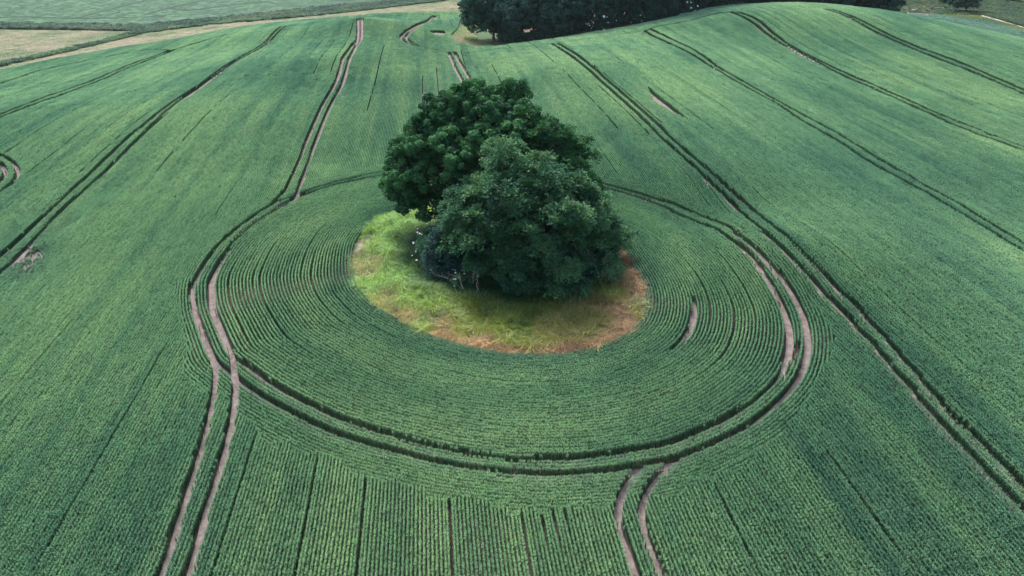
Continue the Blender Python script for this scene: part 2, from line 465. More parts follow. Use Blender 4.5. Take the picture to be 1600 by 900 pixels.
# ------------------------------------------------------------------ wheel tracks
ring_out = [(305,450),(304,484),(311,512),(324,545),(338,573),(364,594),(380,608),(427,639),(492,674),(557,699),(637,720),(680,732),(747,743),(830,750),(913,750),(980,742),(1013,735),(1057,728),(1113,705),(1160,682),(1190,659),(1220,633),(1247,600),(1257,578),(1261,558),(1261,531),(1256,504),(1244,478),(1222,444),(1191,407),(1160,380),(1123,357),(1062,331),(1020,317),(969,302),(917,289),(840,275),(760,268),(680,269),(608,274),(544,288),(502,299),(463,314),(419,332),(361,376),(327,412)]
ring_in = [(334,439),(332,460),(334,490),(345,517),(364,564),(385,580),(431,613),(483,641),(548,671),(613,692),(680,710),(763,725),(847,730),(930,725),(997,715),(1040,705),(1097,683),(1153,655),(1187,630),(1217,600),(1226,578),(1232,558),(1234,531),(1230,507),(1219,480),(1200,444),(1169,404),(1138,380),(1115,366),(1053,340),(1020,325),(970,309),(924,297),(840,282),(760,275),(680,275),(608,280),(530,296),(488,308),(444,328),(402,356),(363,392)]
tracks = [  # photo lines, width, label
 ([(336,573),(339,590),(338,611),(329,662),(310,732),(287,807),(259,895),(235,965)], .45, "bare wheel track leaving the ring at its lower left, outer of the two"),
 ([(365,569),(368,597),(370,615),(364,667),(350,727),(326,802),(301,895),(278,965)], .45, "bare wheel track leaving the ring at its lower left, inner of the two"),
 ([(1000,742),(984,758),(973,777),(967,800),(965,827),(977,863),(990,900),(1008,960)], .42, "wheel track leaving the ring's lower edge, left one of the pair"),
 ([(1055,730),(1035,746),(1018,766),(1005,793),(1002,820),(1013,857),(1029,900),(1050,960)], .42, "wheel track leaving the ring's lower edge, right one of the pair"),
 ([(564,32),(560,55),(550,75),(536,97),(530,120),(522,140),(507,165),(495,192),(482,222),(463,270),(447,303),(424,329)], .42, "left wheel track of the tramline joining the ring from behind"),
 ([(570,32),(566,52),(557,75),(547,95),(541,117),(535,137),(520,165),(507,192),(496,222),(479,270),(463,312),(442,331)], .42, "right wheel track of the tramline joining the ring from behind"),
 ([(701,86),(706,97.5),(715,117.5),(726,137.5),(745,175),(775,230),(792,270)], .45, "left wheel track running down behind the tall trees"),
 ([(710,86),(715,95),(725,112.5),(736,131),(757,170),(788,228),(806,272)], .45, "right wheel track running down behind the tall trees"),
 ([(862,73),(890.5,91),(923.5,118),(954,146),(984,173),(1010,199),(1041,230),(1099,283),(1144,327),(1197,374),(1255,431),(1304,485),(1349.5,534),(1405,599),(1453,655),(1493,700),(1537,747),(1600,813),(1660,876)], .42, "left wheel track of the long tramline passing right of the ring"),
 ([(872,73),(901.5,91),(934.5,118),(967.5,148.5),(995,173),(1024,199),(1055.5,230),(1107,275),(1164.5,327),(1218,372),(1280,431.5),(1329,481),(1370,526),(1433,599),(1473,647),(1520,695),(1560,733),(1600,777),(1660,840)], .42, "right wheel track of the long tramline passing right of the ring"),
 ([(1012,52),(1009,54.5),(1036,69),(1077.5,89),(1116,113.5),(1159,139.5),(1210,168),(1255,198),(1312,231),(1358,263),(1411,292),(1473,329),(1534.5,366),(1600,407),(1680,455)], .58, "lower wheel track of the tramline crossing the right slope, second from the ring"),
 ([(1018,51),(1050,67),(1086,85),(1120,110),(1165,136.5),(1219,168),(1276,199.5),(1330,231),(1378,261),(1444,300),(1514,341),(1600,394.5),(1680,442)], .58, "upper wheel track of the tramline crossing the right slope, second from the ring"),
 ([(1144,24),(1174,39),(1198,58.5),(1231,79.5),(1270,100.5),(1324,127.5),(1378,151.5),(1435,177),(1495,205.5),(1552,226.5),(1600,244.5),(1680,276)], .58, "lower wheel track of the tramline over the crest, third from the ring"),
 ([(1154.5,24),(1180,34),(1207,57),(1240,79.5),(1279,100.5),(1330,124.5),(1384,148.5),(1444,175.5),(1510,204),(1600,238.5),(1680,270)], .58, "upper wheel track of the tramline over the crest, third from the ring"),
 ([(1288,18.6),(1324,31.5),(1354,48),(1390,66),(1435,85.5),(1480,103.5),(1525,121.5),(1600,154.5),(1680,190)], .58, "lower wheel track of the farthest tramline on the right hill"),
 ([(1300,19.5),(1336,33),(1369,49.5),(1405,67.5),(1450,85.5),(1495,102),(1540,121.5),(1600,148.5),(1680,184)], .58, "upper wheel track of the farthest tramline on the right hill"),
 ([(441,45.5),(417,69),(399,82),(348,112),(311,140),(257,177),(194,230),(141,281),(93,326),(36,378),(0,411),(-70,475)], .42, "left wheel track of the long tramline left of the ring"),
 ([(448,45),(423,69),(405,82),(355,112),(319,140),(266,177),(212,230),(156,286),(106,331),(45,392),(0,437),(-70,505)], .42, "right wheel track of the long tramline left of the ring"),
 ([(266,83),(208,105),(148,131),(73,158.5),(0,187),(-80,217)], .58, "upper wheel track of the faint tramline at the far left"),
 ([(273,83),(213,107),(153,133.5),(78,162),(0,191.5),(-80,222)], .58, "lower wheel track of the faint tramline at the far left"),
 ([(-40,238),(0,248),(21,260),(30,272),(27,287),(15,299),(0,309),(-40,330)], .42, "outer wheel track of the small loop at the left edge"),
 ([(-40,255),(0,261),(9,270),(11,279),(6,288),(0,296),(-40,315)], .42, "inner wheel track of the small loop at the left edge"),
 ([(-40,147),(0,137),(39,124),(70,114),(150,97),(210,85.5),(240,82),(266,83),(284,79),(330,65),(390,51),(444,45),(500,38),(560,32),(612,28),(657,25.5),(681,28)], .4, "headland track along the far edge of the field"),
 ([(676,28),(650,42.5),(632,54),(626.5,61),(632,69),(650,76.5),(668,80),(700,86),(725,88),(775,81.5),(802,80),(863,73.5),(874,72),(954,60.5),(1010,52),(1025,47),(1077,37),(1119,26),(1143,23)], .4, "headland track bending round the wood's corner and along the wood"),
 ([(681,28),(657,42.5),(640,54),(635,60.5),(640,69),(654,76)], .4, "short inner track in the bend by the wood's corner"),
]
OUT = smooth(ground(ring_out), .3, True); INN = smooth(ground(ring_in), .3, True)
paths = [(OUT, .45), (INN, .45)]
ribbon("wheel_track", OUT, .52, M['track'], wob=.12, kind="structure", label="outer wheel track of the oval ring around the tree island")
ribbon("wheel_track", INN, .52, M['track'], wob=.12, kind="structure", label="inner wheel track of the oval ring around the tree island")
for px, w, lab in tracks:
    p = smooth(ground(px), .4)
    paths.append((p, w))
    ribbon("wheel_track", p, w + .06, M['track'], .016, wob=.12, kind="structure", label=lab)

# ------------------------------------------------------------------ where no crop stands: a fine raster over the field
RX0, RY0, RS = -160, 0, .06
mask = np.zeros((5000, 5400), bool)
def stamp(p, hw, keep=1.0):
    L = np.linalg.norm(np.diff(p, axis=0), axis=1).sum()
    q = smooth(p, .08) if len(p) > 2 else np.linspace(p[0], p[1], int(L/.08)+2)
    hwv = hw * (1 + .04*(N3(q[:, 0]*1.1, q[:, 1]*1.1)-.5)*2) + .0020*np.maximum(np.hypot(q[:, 0], q[:, 1])-62, 0)*(hw > .15)
    if keep < 1: q_ = N4(q[:, 0]*.35+9, q[:, 1]*.35) < keep; q = q[q_]; hwv = hwv[q_]
    k = int((hw*1.4+.48*(hw > .15))/RS)+1
    for a in range(-k, k+1):
        for b_ in range(-k, k+1):
            s = (a*a+b_*b_)*RS*RS <= hwv**2
            i = ((q[s, 0]-RX0)/RS).astype(int)+a; j = ((q[s, 1]-RY0)/RS).astype(int)+b_
            ok = (i >= 0) & (i < mask.shape[1]) & (j >= 0) & (j < mask.shape[0])
            mask[j[ok], i[ok]] = True
def masked(x, y):
    i = ((x-RX0)/RS).astype(int); j = ((y-RY0)/RS).astype(int)
    ok = (i >= 0) & (i < mask.shape[1]) & (j >= 0) & (j < mask.shape[0])
    r = np.zeros(len(x), bool); r[ok] = mask[j[ok], i[ok]]
    return r
for p, w in paths: stamp(p, w/2+.02)
gaps = [  # missed drill rows: thin dark lines
 [(389,690),(343,895),(325,970)],[(487,730),(478,820),(469,895),(465,970)],[(564,755),(562,830),(560,895),(559,970)],[(700,788),(704,840),(709,895),(713,970)],
 [(813,813),(822,855),(832,897),(850,970)],[(843,808),(850,835),(860,867)],[(862,805),(880,860)],[(880,803),(892,840)],[(1117,772),(1140,815),(1163,860),(1183,897)],[(1293,723),(1330,775),(1367,827),(1413,887)],
 [(107,503),(61,573),(0,667),(-40,730)],[(247,550),(205,645),(159,746),(93,895)],[(540,75),(520,100)],
 [(606,200),(604,262)],[(490,85),(478,105),(462,140)],[(449,95),(425,130),(400,160),(340,215)],[(405,120),(360,185),(310,250)],
 [(774,83),(790,105),(815,130)],[(802,80),(830,110),(880,160),(930,215),(985,275)],[(836,80),(880,120),(940,180)],[(931,68),(960,90),(1010,130)],
 [(1119,28),(1160,55),(1210,100)],[(1265,145),(1340,190),(1440,245),(1560,315)],[(1180,300),(1290,390),(1400,490),(1500,585)],[(1420,380),(1500,450),(1600,530)],
 [(240,155),(170,200),(80,265)],[(365,300),(340,345)],[(1010,150),(1060,200),(1090,240)],[(1100,290),(1180,365),(1250,440)]]
ROW, RROW = .22, .25
ev = np.array([SLOPE, 1.0]); ev /= np.linalg.norm(ev); eu = np.array([ev[1], -ev[0]])
SEAMS = []            # joints between drill passes: the two rows beside them stand a little further apart
for g in gaps:
    q = ground(g); u = q @ eu; v = q @ ev
    SEAMS.append((-165+(math.floor((u.mean()+165)/ROW)+.5)*ROW, v.min(), v.max(), .05))
for i, u0 in enumerate(np.arange(-140, 145, 3.0)):          # every drill pass leaves a faint joint, broken here and there
    r_ = np.random.default_rng(900+i); v0 = 20+r_.uniform(0, 60)
    while v0 < 240:
        v1 = v0+r_.uniform(15, 70)
        if r_.random() < .5:
            u1 = -165+(math.floor((u0+r_.normal()*.15+165)/ROW)+.5)*ROW
            if v0 < 90: SEAMS.append((u1, v0, min(v1, 95), .028))
            if v1 > 88:
                a = np.linspace(max(v0, 86), v1, 3); stamp(np.outer([1, 1, 1], (u1+ROW/2)*eu)+np.outer(a, ev), .09, .8)
        v0 = v1+r_.uniform(2, 25)
# bare patches
bare = [([(1016,147),(1025,154),(1045,170),(1064,187),(1044,177),(1025,165)], "pale bare sliver in the crop above the long tramline"),
        ([(1081,470),(1087,487),(1085.5,513),(1075.5,533),(1060,549),(1042,560),(1051,551),(1067,535.5),(1075.5,522),(1080,500)], "pale bare crescent in the crop inside the ring's right half")]
bare += [([(664,52),(680,50),(697,51),(700,58),(690,61),(672,57)], "dark thin patch in the crop beside the wood's corner")]
bare_poly = []
CEN = np.array([-1.5, 57.0])          # middle of the tree island
for px, lab in bare:
    q = ground(px); q = q.mean(0)+(q-q.mean(0))*((1.35 if px[0][0] > 900 else .75) if len(q) == 6 else 1.0); bare_poly.append(q)
    if len(q) == 10: q = np.vstack([q[:6]+(q[:6]-CEN)*.005, q[6:]-(q[6:]-CEN)*.003])
    b0 = ((q.min(0)-[RX0, RY0])/RS).astype(int)-2; b1 = ((q.max(0)-[RX0, RY0])/RS).astype(int)+3
    X, Y = np.meshgrid(np.arange(b0[0], b1[0])*RS+RX0, np.arange(b0[1], b1[1])*RS+RY0)
    mask[b0[1]:b1[1], b0[0]:b1[0]] |= inside(q, X, Y)
    drape_poly("bare_patch", q, M['bare'], .014, .3, .1, kind="structure", label=lab)
stamp(ground([(1245,545),(1243,560),(1238,578)]), .14)

# ------------------------------------------------------------------ the tree island and the rows round it
isl_px = [(664,325),(624,332),(586,348),(563,373),(552,398),(556,445),(577,476),(624,507.5),(686,535.6),(764,556),(811,560.6),(889,559),(952,542),(992.5,517),(1008,486),(1005,454),(989,423),(967,390),(930,352),(860,327),(760,316)]
ISL = smooth(ground(isl_px), .4, True)[:-1]

def polar(P):
    d = P - CEN; th = np.arctan2(d[:, 1], d[:, 0]); r = np.hypot(d[:, 0], d[:, 1])
    k = np.argsort(th); th, r = th[k], r[k]
    T_ = np.linspace(-np.pi, np.pi, 721)
    rr = np.interp(T_, np.r_[th-2*np.pi, th, th+2*np.pi], np.r_[r, r, r])
    ker = np.hanning(15); ker /= ker.sum()
    rr = np.convolve(np.r_[rr[-8:-1], rr, rr[1:8]], ker, 'valid')
    return T_, rr
TH, RI = polar(ISL); _, RO = polar(OUT); _, RN = polar(INN)
RM = (RO + RN)/2
HEAD = 3.4
def rad(arr, x, y): return np.interp(np.arctan2(y-CEN[1], x-CEN[0]), TH, arr)
def head(x, y):
    """Width of the headland drilled round the ring: uneven, narrower at the sides."""
    c = np.abs(x-CEN[0])/(rdist(x, y)+1e-6)
    return HEAD - 1.6*c**2 + 1.5*(N2(x*.45+3, y*.45)-.5) + .8*(N3(x*1.9, y*1.9)-.5)
def rdist(x, y): return np.hypot(x-CEN[0], y-CEN[1])

rot_s = math.atan2(ev[1], ev[0])
PT = ground([(48,412)])[0]
drape_poly("bare_patch", ground([(2,441),(18,425),(40,402),(62,392),(84,386),(74,400),(56,414),(34,430),(14,444)]), M['track'], .014, .3, .3, kind="structure", label="pale thin patch of earth beside the left tramline")
def thin(x, y):
    return np.exp(-(((x-PT[0])*.85+(y-PT[1])*.45)/2.0)**2-(((y-PT[1])*.85-(x-PT[0])*.45)/5.6)**2)
def blocked(x, y):
    """No plants here: tracks, bare patches, missed seed."""
    stray = rng.random(len(x)) < .004            # a stray plant here and there
    return (masked(x, y) & ~stray) | ((thin(x, y)*.66 > .12+.25*N2(x*.9, y*.9)+.75*N3(x*7.3, y*7.3)))

def tiles(x, y, rz, lod, rim=False):
    """x, y, rz: (tiles, cells). A tile free of gaps becomes one long stretch of row, otherwise single cells stay where they can."""
    bl = blocked(x.ravel(), y.ravel()).reshape(x.shape)
    if rim: bl |= (rdist(x, y) > rad(RM, x, y)+head(x, y))
    full = ~bl.any(1)
    X = [x[full].mean(1), x[~full][~bl[~full]]]; Y = [y[full].mean(1), y[~full][~bl[~full]]]
    R = [rz[full].mean(1), rz[~full][~bl[~full]]]
    L = [np.full(len(X[0]), lod*2+1), np.full(len(X[1]), lod*2)]
    return [np.concatenate(q) for q in (X, Y, R, L)]

def wheat_points(x, y, rz, lod):
    nn = len(x)
    u = x*eu[0]+y*eu[1]; v = x*ev[0]+y*ev[1]
    tp = thin(x, y)
    # colour: broad patches, streaks along the rows, single plants
    big = N1(x/26+5, y/26)*.6 + N2(x/9, y/13)*.4
    streak = N3(u*1.15, v/28.)*.6 + N4(u*.33+50, v/40.)*.4
    ring = rdist(x, y); ri = rad(RI, x, y); ro = rad(RM, x, y)
    inring = ring < ro+1.0
    f = .50 + 1.0*(big-.5) + np.where(inring, .5*(N3(ring*.9, 3.)-.5), .8*(streak-.5)*np.clip((ring-ro-1)/4, 0, 1))
    f = f - .50*np.exp(-np.maximum(ring-ri, 0)/2.4) - .4*tp + .22*np.exp(-((x-2)/55)**2-((y-135)/55)**2)  # last term pales the centre-far crop: brighter light there put into its colour
    f = np.clip(f + rng.normal(size=nn)*.07, 0, 1)[:, None]
    dark, mid, lite = np.array([.078, .198, .122]), np.array([.152, .302, .160]), np.array([.245, .395, .196])
    col = np.where(f < .5, dark+(mid-dark)*f*2, mid+(lite-mid)*(f*2-1))
    col = col*(1+.05*rng.normal(size=(nn, 1)))
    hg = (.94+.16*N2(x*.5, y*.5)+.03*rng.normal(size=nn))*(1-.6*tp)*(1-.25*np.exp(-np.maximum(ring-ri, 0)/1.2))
    scl = np.stack([np.ones(nn), np.ones(nn), np.clip(hg, .4, 1.4)], 1)
    rz = rz + np.where(rng.random(nn) < .5, 0, np.pi)
    return np.c_[x, y, h(x, y)], rz, scl, lod*NV+rng.integers(0, NV, nn), np.clip(col, .005, .6)

NV = 4
wm = [M['blade'], M['ear'], M['flag']]
WH = .70
shapes = [(.125, ROW, 11, 1, .018, 7, .013), (1.0, ROW, 88, 1, .018, 52, .013),                       # near: cell, 1 m of row
          (.25, ROW, 13, 1, .027, 9, .017), (2.0, 2*ROW, 104, 2, .027, 68, .017),                      # middle
          (.40, ROW, 15, 1, .038, 10, .022), (2.4, 4*ROW, 90, 4, .038, 60, .022)]                       # far
protos = [clump(1000+10*k+i, lx*1.06, ly, nb, WH, wd, rows, ears=int(ne*1.6), earw=ew, mats=wm, flags=int(ne*.6)) for k, (lx, ly, nb, rows, wd, ne, ew) in enumerate(shapes) for i in range(NV)]
LOD0, LOD1 = 85.0, 140.0

ARCS = [(.28, 2.9, 3.9), (.36, 2.6, 3.3), (.62, 2.8, 4.0), (.66, 3.0, 3.4), (.84, 3.0, 3.8), (.18, 3.4, 4.3), (.45, 5.6, 6.2), (.60, 5.3, 6.0), (.74, 5.7, 6.25), (.3, 4.4, 5.1)]
# concentric rows round the island
nrow = int(round((RM-RI).mean()/RROW))
parts = []
for k in range(nrow + int((HEAD+1.8)/RROW)):
    R = RI + .12 + (RM-RI-.12)*k/nrow if k <= nrow else RM + (k-nrow)*RROW
    for f0, a0, a1 in ARCS:
        kk = int(f0*nrow)
        if k in (kk, kk+1):
            q = np.clip((np.minimum(TH % 6.2832-a0, a1-TH % 6.2832))/.15, 0, 1); R = R + q*.045*(1 if k > kk else -1)
    x = CEN[0]+R*np.cos(TH); y = CEN[1]+R*np.sin(TH)
    L = np.r_[0, np.cumsum(np.hypot(np.diff(x), np.diff(y)))]
    m4 = int(L[-1]/1.0); s = (np.arange(m4*8)+.5)*L[-1]/(m4*8)+rng.uniform(0, 1)
    s = s % L[-1]
    px, py = np.interp(s, L, x), np.interp(s, L, y)
    rz = np.arctan2(np.interp((s+.1) % L[-1], L, y)-py, np.interp((s+.1) % L[-1], L, x)-px)
    px, py, rz = px.reshape(-1, 8), py.reshape(-1, 8), rz.reshape(-1, 8)
    rz = np.repeat(rz[:, 4:5], 8, 1)
    ok = np.ones(len(px), bool)
    parts.append(tiles(px[ok], py[ok], rz[ok], 0, k > nrow+3))
x, y, rz, lod = [np.concatenate(q) for q in zip(*parts)]
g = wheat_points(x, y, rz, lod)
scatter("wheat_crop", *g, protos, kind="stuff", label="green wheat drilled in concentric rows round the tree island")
print("ring wheat", len(x))

# straight rows along the drilling direction
def straight(du, dv, gu, gv, dmin, dmax):
    dmin = dmin*(1-.02)-.8
    tu, tv = du*gu, dv*gv
    us = np.arange(-165, 165, tu)+(gu-1)/2*du; vs = np.arange(6, 300, tv)
    U, Vv = np.meshgrid(us, vs); Vv = Vv + rng.uniform(0, tv, (1, len(us)))
    U, Vv = U.ravel(), Vv.ravel()
    x = U*eu[0]+Vv*ev[0]; y = U*eu[1]+Vv*ev[1]
    d = np.hypot(x, y)*(1+.16*(N4(x*.21, y*.21)-.5))
    vis = (d > dmin) & (d <= dmax) & (np.abs(x) < 14+y*.92)
    U, Vv = U[vis], Vv[vis]
    a, b_ = np.meshgrid((np.arange(gu)-(gu-1)/2)*du, (np.arange(gv)-(gv-1)/2)*dv)
    U = U[:, None]+a.ravel()[None]; Vv = Vv[:, None]+b_.ravel()[None]
    for u0, v0, v1, sh in SEAMS:
        k = (np.abs(U-u0) < ROW*.7) & (Vv > v0) & (Vv < v1)
        U = U + np.where(k, np.sign(U-u0)*sh, 0)
    return U*eu[0]+Vv*ev[0], U*eu[1]+Vv*ev[1]
def outside_ring(x, y):
    return ~inside(FIELD, x, y) | (rdist(x, y) < rad(RM, x, y)+head(x, y)-.12)
_blocked = blocked
def blocked(x, y): return _blocked(x, y) | outside_ring(x, y)
parts = []
for lod, (dv, gu, gv, a, b_) in enumerate(((.125, 1, 8, 0, LOD0), (.25, 2, 8, LOD0, LOD1), (.40, 4, 6, LOD1, 400))):
    x, y = straight(ROW, dv, gu, gv, a, b_)
    parts.append(tiles(x, y, np.full(x.shape, rot_s), lod))
x, y, rz, lod = [np.concatenate(q) for q in zip(*parts)]
print("field wheat", np.bincount(lod))
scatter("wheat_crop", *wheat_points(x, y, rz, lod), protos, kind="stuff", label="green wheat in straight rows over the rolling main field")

# ------------------------------------------------------------------ island turf
c_ = ISL.mean(0)
drape_poly("island_turf", ISL[::2], M['turf'], .02, .5, 0, kind="structure", label="grassy earth of the oval tree island")
drape_poly("bare_patch", ground([(545,412),(547,384),(568,359),(584,362),(570,388),(560,410)]), M['bare'], .03, .3, .2, kind="structure", label="pale bare earth at the island's left rim")
drape_poly("bare_patch", ground([(936,409),(950,400),(968,402),(967,425),(962,442),(942,446)]), M['brown'], .03, .3, .2, kind="structure", label="dark brown earth patch under the trees' right side")
gm = [M['grass']]
gprotos = [clump(50+i, .34, .34, 34, .42, .02, 1, lean=.22, droop=.7, spread=.3, mats=gm) for i in range(3)] + [clump(55+i, .4, .4, 30, .26, .022, 1, lean=.3, droop=.8, spread=.3, mats=gm) for i in range(2)]
n_ = 32000
lo, hi = ISL.min(0), ISL.max(0)
x = rng.uniform(lo[0], hi[0], n_); y = rng.uniform(lo[1], hi[1], n_)
rel = rdist(x, y)/rad(RI, x, y)
kp = rel < 1.015 - .05*rng.random(n_)
x, y, rel = x[kp], y[kp], rel[kp]
pl = ground([(563,386)])[0]; pb = ground([(953,422)])[0]
kill = (np.hypot((x-pl[0])*1.1+(y-pl[1])*-.25, (y-pl[1])*.42) < 1.15) & (rng.random(len(x)) < .95)
kill |= (np.hypot(x-pb[0], (y-pb[1])*.55) < 1.0) & (rng.random(len(x)) < .85)
x, y, rel = x[~kill], y[~kill], rel[~kill]
nn = len(x); ang = np.arctan2(y-CEN[1], x-CEN[0])
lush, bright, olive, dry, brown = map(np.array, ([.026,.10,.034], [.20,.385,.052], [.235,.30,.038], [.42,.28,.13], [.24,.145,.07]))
nz = N1(x*.55, y*.55); nz2 = N2(x*1.6+3, y*1.6)
leftness = np.clip((-x-4)/7, 0, 1)
rim = np.clip((rel+(nz-.5)*.45-.78)/.16, 0, 1)
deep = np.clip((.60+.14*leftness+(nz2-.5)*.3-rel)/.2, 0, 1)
base = bright[None]*leftness[:, None] + olive[None]*(1-leftness[:, None])
base = base*(1-.6*(nz2[:, None] < .38)) + .6*(nz2[:, None] < .38)*np.array([.06,.125,.035])
upper = np.clip((y-60)/5, 0, 1)
rimc = np.where((nz2 > .55)[:, None], dry, brown)*(.8+.4*rng.random((nn, 1)))
patch = (N3(x*.35+7, y*.35) > .56) & (x > 2)
w = np.maximum(rim*(1-.9*upper)*(1-.45*leftness), patch*.4)[:, None]
col = base*(1-w)+rimc*w
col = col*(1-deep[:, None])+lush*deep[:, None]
col *= 1+.18*rng.normal(size=(nn, 1))
sc_ = np.clip(1+.25*rng.normal(size=nn), .5, 1.8)*np.where(rim > .5, .8, 1.1)
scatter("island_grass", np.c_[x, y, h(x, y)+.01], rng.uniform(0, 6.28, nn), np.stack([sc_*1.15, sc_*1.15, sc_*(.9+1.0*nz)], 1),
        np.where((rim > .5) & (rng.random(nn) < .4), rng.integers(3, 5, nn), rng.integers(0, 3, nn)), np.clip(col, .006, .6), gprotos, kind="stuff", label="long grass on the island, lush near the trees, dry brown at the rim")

# ------------------------------------------------------------------ foliage
def leaf_quads(P, Nrm, size, r):
    """Diamond leaves at P facing Nrm."""
    n = len(P); Nrm = Nrm/(np.linalg.norm(Nrm, axis=1)[:, None]+1e-9)
    t = r.normal(size=(n, 3)); t -= (t*Nrm).sum(1)[:, None]*Nrm; t /= np.linalg.norm(t, axis=1)[:, None]+1e-9
    b_ = np.cross(Nrm, t); s = size*r.uniform(.65, 1.35, n)
    s = s[:, None]; fold = Nrm*s*.18
    V = np.stack([P-t*s*.55, P+b_*s*.36+fold, P+t*s*.6, P-b_*s*.36+fold], 1).reshape(-1, 3)
    return V, np.arange(4*n).reshape(-1, 4)

def make_crown(seed, lobes, n_clump, per, clump_r, leaf, style, inner=.12, flat=.6, shrink=0.0):
    r = np.random.default_rng(seed)
    lobes = np.array(lobes, float)
    area = (lobes[:, 3]*lobes[:, 4]+lobes[:, 3]*lobes[:, 5]+lobes[:, 4]*lobes[:, 5]); pr = area/area.sum()
    cc, nn_, kk_ = [], [], []
    tone = r.uniform(-.25, 1.0, len(lobes))
    while len(cc) < n_clump:
        k = r.choice(len(lobes), p=pr); L = lobes[k]
        d = r.normal(size=3); d /= np.linalg.norm(d)
        if d[2] < -.55: continue
        p = L[:3] + d*(L[3:]*(1+r.normal()*.07-.03)-shrink)
        ins = (((p-lobes[:, :3])/lobes[:, 3:])**2).sum(1); ins[k] = 9
        if ins.min() < .72: continue
        nv = d/L[3:]; nv /= np.linalg.norm(nv)
        cc.append(p); nn_.append(nv); kk_.append(tone[k])
    cc, nn_ = np.array(cc), np.array(nn_)
    Ps, Ns, Vr = [], [], []
    for p, nv, tn in zip(cc, nn_, kk_):
        R = clump_r*r.uniform(.65, 1.35); m = max(6, int(per*r.uniform(.7, 1.3)*(R/clump_r)**1.5)); cv = tn*.6+r.uniform(-.05, .65)
        if style == 'puff':
            d = r.normal(size=(m, 3)); d /= np.linalg.norm(d, axis=1)[:, None]
            d += nv*.55+np.array([0, 0, .25]); d /= np.linalg.norm(d, axis=1)[:, None]
            q = p + d*R*np.array([1, 1, .8])*r.uniform(.55, 1.05, (m, 1))
            nrm = d*1.0 + r.normal(size=(m, 3))*.32+np.array([0, 0, .55])
        else:
            tw = max(4, int(m/9)); k = r.integers(0, tw, m)
            ax = r.normal(size=(tw, 3))*.75+nv*1.0+np.array([0, 0, .35]); ax[:, 2] *= flat; ax /= np.linalg.norm(ax, axis=1)[:, None]
            s = r.uniform(.1, 1, m)[:, None]*R*1.35
            side = np.cross(ax, [0, 0, 1.]); side /= np.linalg.norm(side, axis=1)[:, None]+1e-6
            q = p + ax[k]*s + side[k]*r.normal(size=(m, 1))*.16*R + np.array([0, 0, -1.])*(s**2)*.22/R + r.normal(size=(m, 3))*.05*R
            nrm = np.cross(ax, side)[k]; nrm *= np.sign(nrm[:, 2:3]+1e-6); nrm = nrm + nv*.4 + r.normal(size=(m, 3))*.35
        Ps.append(q); Ns.append(nrm); Vr.append(np.clip(cv+r.normal(size=m)*.18, 0, 1))
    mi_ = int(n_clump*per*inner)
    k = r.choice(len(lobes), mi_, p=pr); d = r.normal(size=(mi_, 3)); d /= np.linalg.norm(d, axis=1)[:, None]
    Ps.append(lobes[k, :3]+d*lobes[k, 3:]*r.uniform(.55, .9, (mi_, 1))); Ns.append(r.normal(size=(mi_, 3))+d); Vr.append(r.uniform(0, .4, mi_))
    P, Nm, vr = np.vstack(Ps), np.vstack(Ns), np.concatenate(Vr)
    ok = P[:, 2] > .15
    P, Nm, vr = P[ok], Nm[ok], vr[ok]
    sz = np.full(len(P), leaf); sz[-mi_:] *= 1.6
    V, F = leaf_quads(P, Nm, sz, r)
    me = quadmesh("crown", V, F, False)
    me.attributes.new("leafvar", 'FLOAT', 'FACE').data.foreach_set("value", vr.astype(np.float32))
    return me, cc, nn_

def boughs(seed, lobes, n, rmin, rmax, fl=.75, shrink=1.2, front=None):
    """Break a crown envelope into separate leafy boughs lying on its surface at uneven depth."""
    r = np.random.default_rng(seed); lobes = np.array(lobes, float)
    area = lobes[:, 3]*lobes[:, 4]+lobes[:, 3]*lobes[:, 5]; pr = area/area.sum(); out = []
    tries = 0
    while len(out) < n and tries < 40000:
        tries += 1
        k = r.choice(len(lobes), p=pr); L = lobes[k]; d = r.normal(size=3); d /= np.linalg.norm(d)
        if d[2] < -.5: continue
        R = r.uniform(rmin, rmax)
        p = L[:3]+d*np.maximum(L[3:]-shrink+r.normal()*.45, .4)
        if p[2] < .7: continue
        ins = (((p-lobes[:, :3])/np.maximum(lobes[:, 3:]-shrink*.6, .3))**2).sum(1); ins[k] = 9
        if ins.min() < .8: continue
        if any(np.linalg.norm((p-np.array(q[:3]))) < .72*(R+q[3]) for q in out): continue
        out.append((*p, R, R, R*fl))
    return out

def make_trunk(seed, hgt, r0, targets, nlimb, lean=(0, 0)):
    r = np.random.default_rng(seed)
    zt = np.linspace(-.25, hgt, 9); wob = np.cumsum(r.normal(size=(9, 2))*.06*hgt/6, axis=0)
    P = np.c_[wob[:, 0]+lean[0]*zt/hgt, wob[:, 1]+lean[1]*zt/hgt, zt]
    R = r0*(1-.72*np.linspace(0, 1, 9)); R[0] *= 1.45; R[1] *= 1.12
    parts = [tube(P, R, 9)]
    if len(targets):
        for k in r.choice(len(targets), min(nlimb, len(targets)), replace=False):
            e = targets[k]; s = P[r.integers(3, 9)]
            mid = s*.5+e*.5+[0, 0, r.uniform(-.1, .25)*np.linalg.norm(e-s)*.5]
            t = np.linspace(0, 1, 6)[:, None]
            q = s*(1-t)**2+2*mid*t*(1-t)+e*t*t; q[1:-1] += r.normal(size=(4, 3))*.06
            parts.append(tube(q, r0*.34*(1-.85*t[:, 0])+.012, 5))
    return quadmesh("trunk", *join(parts))

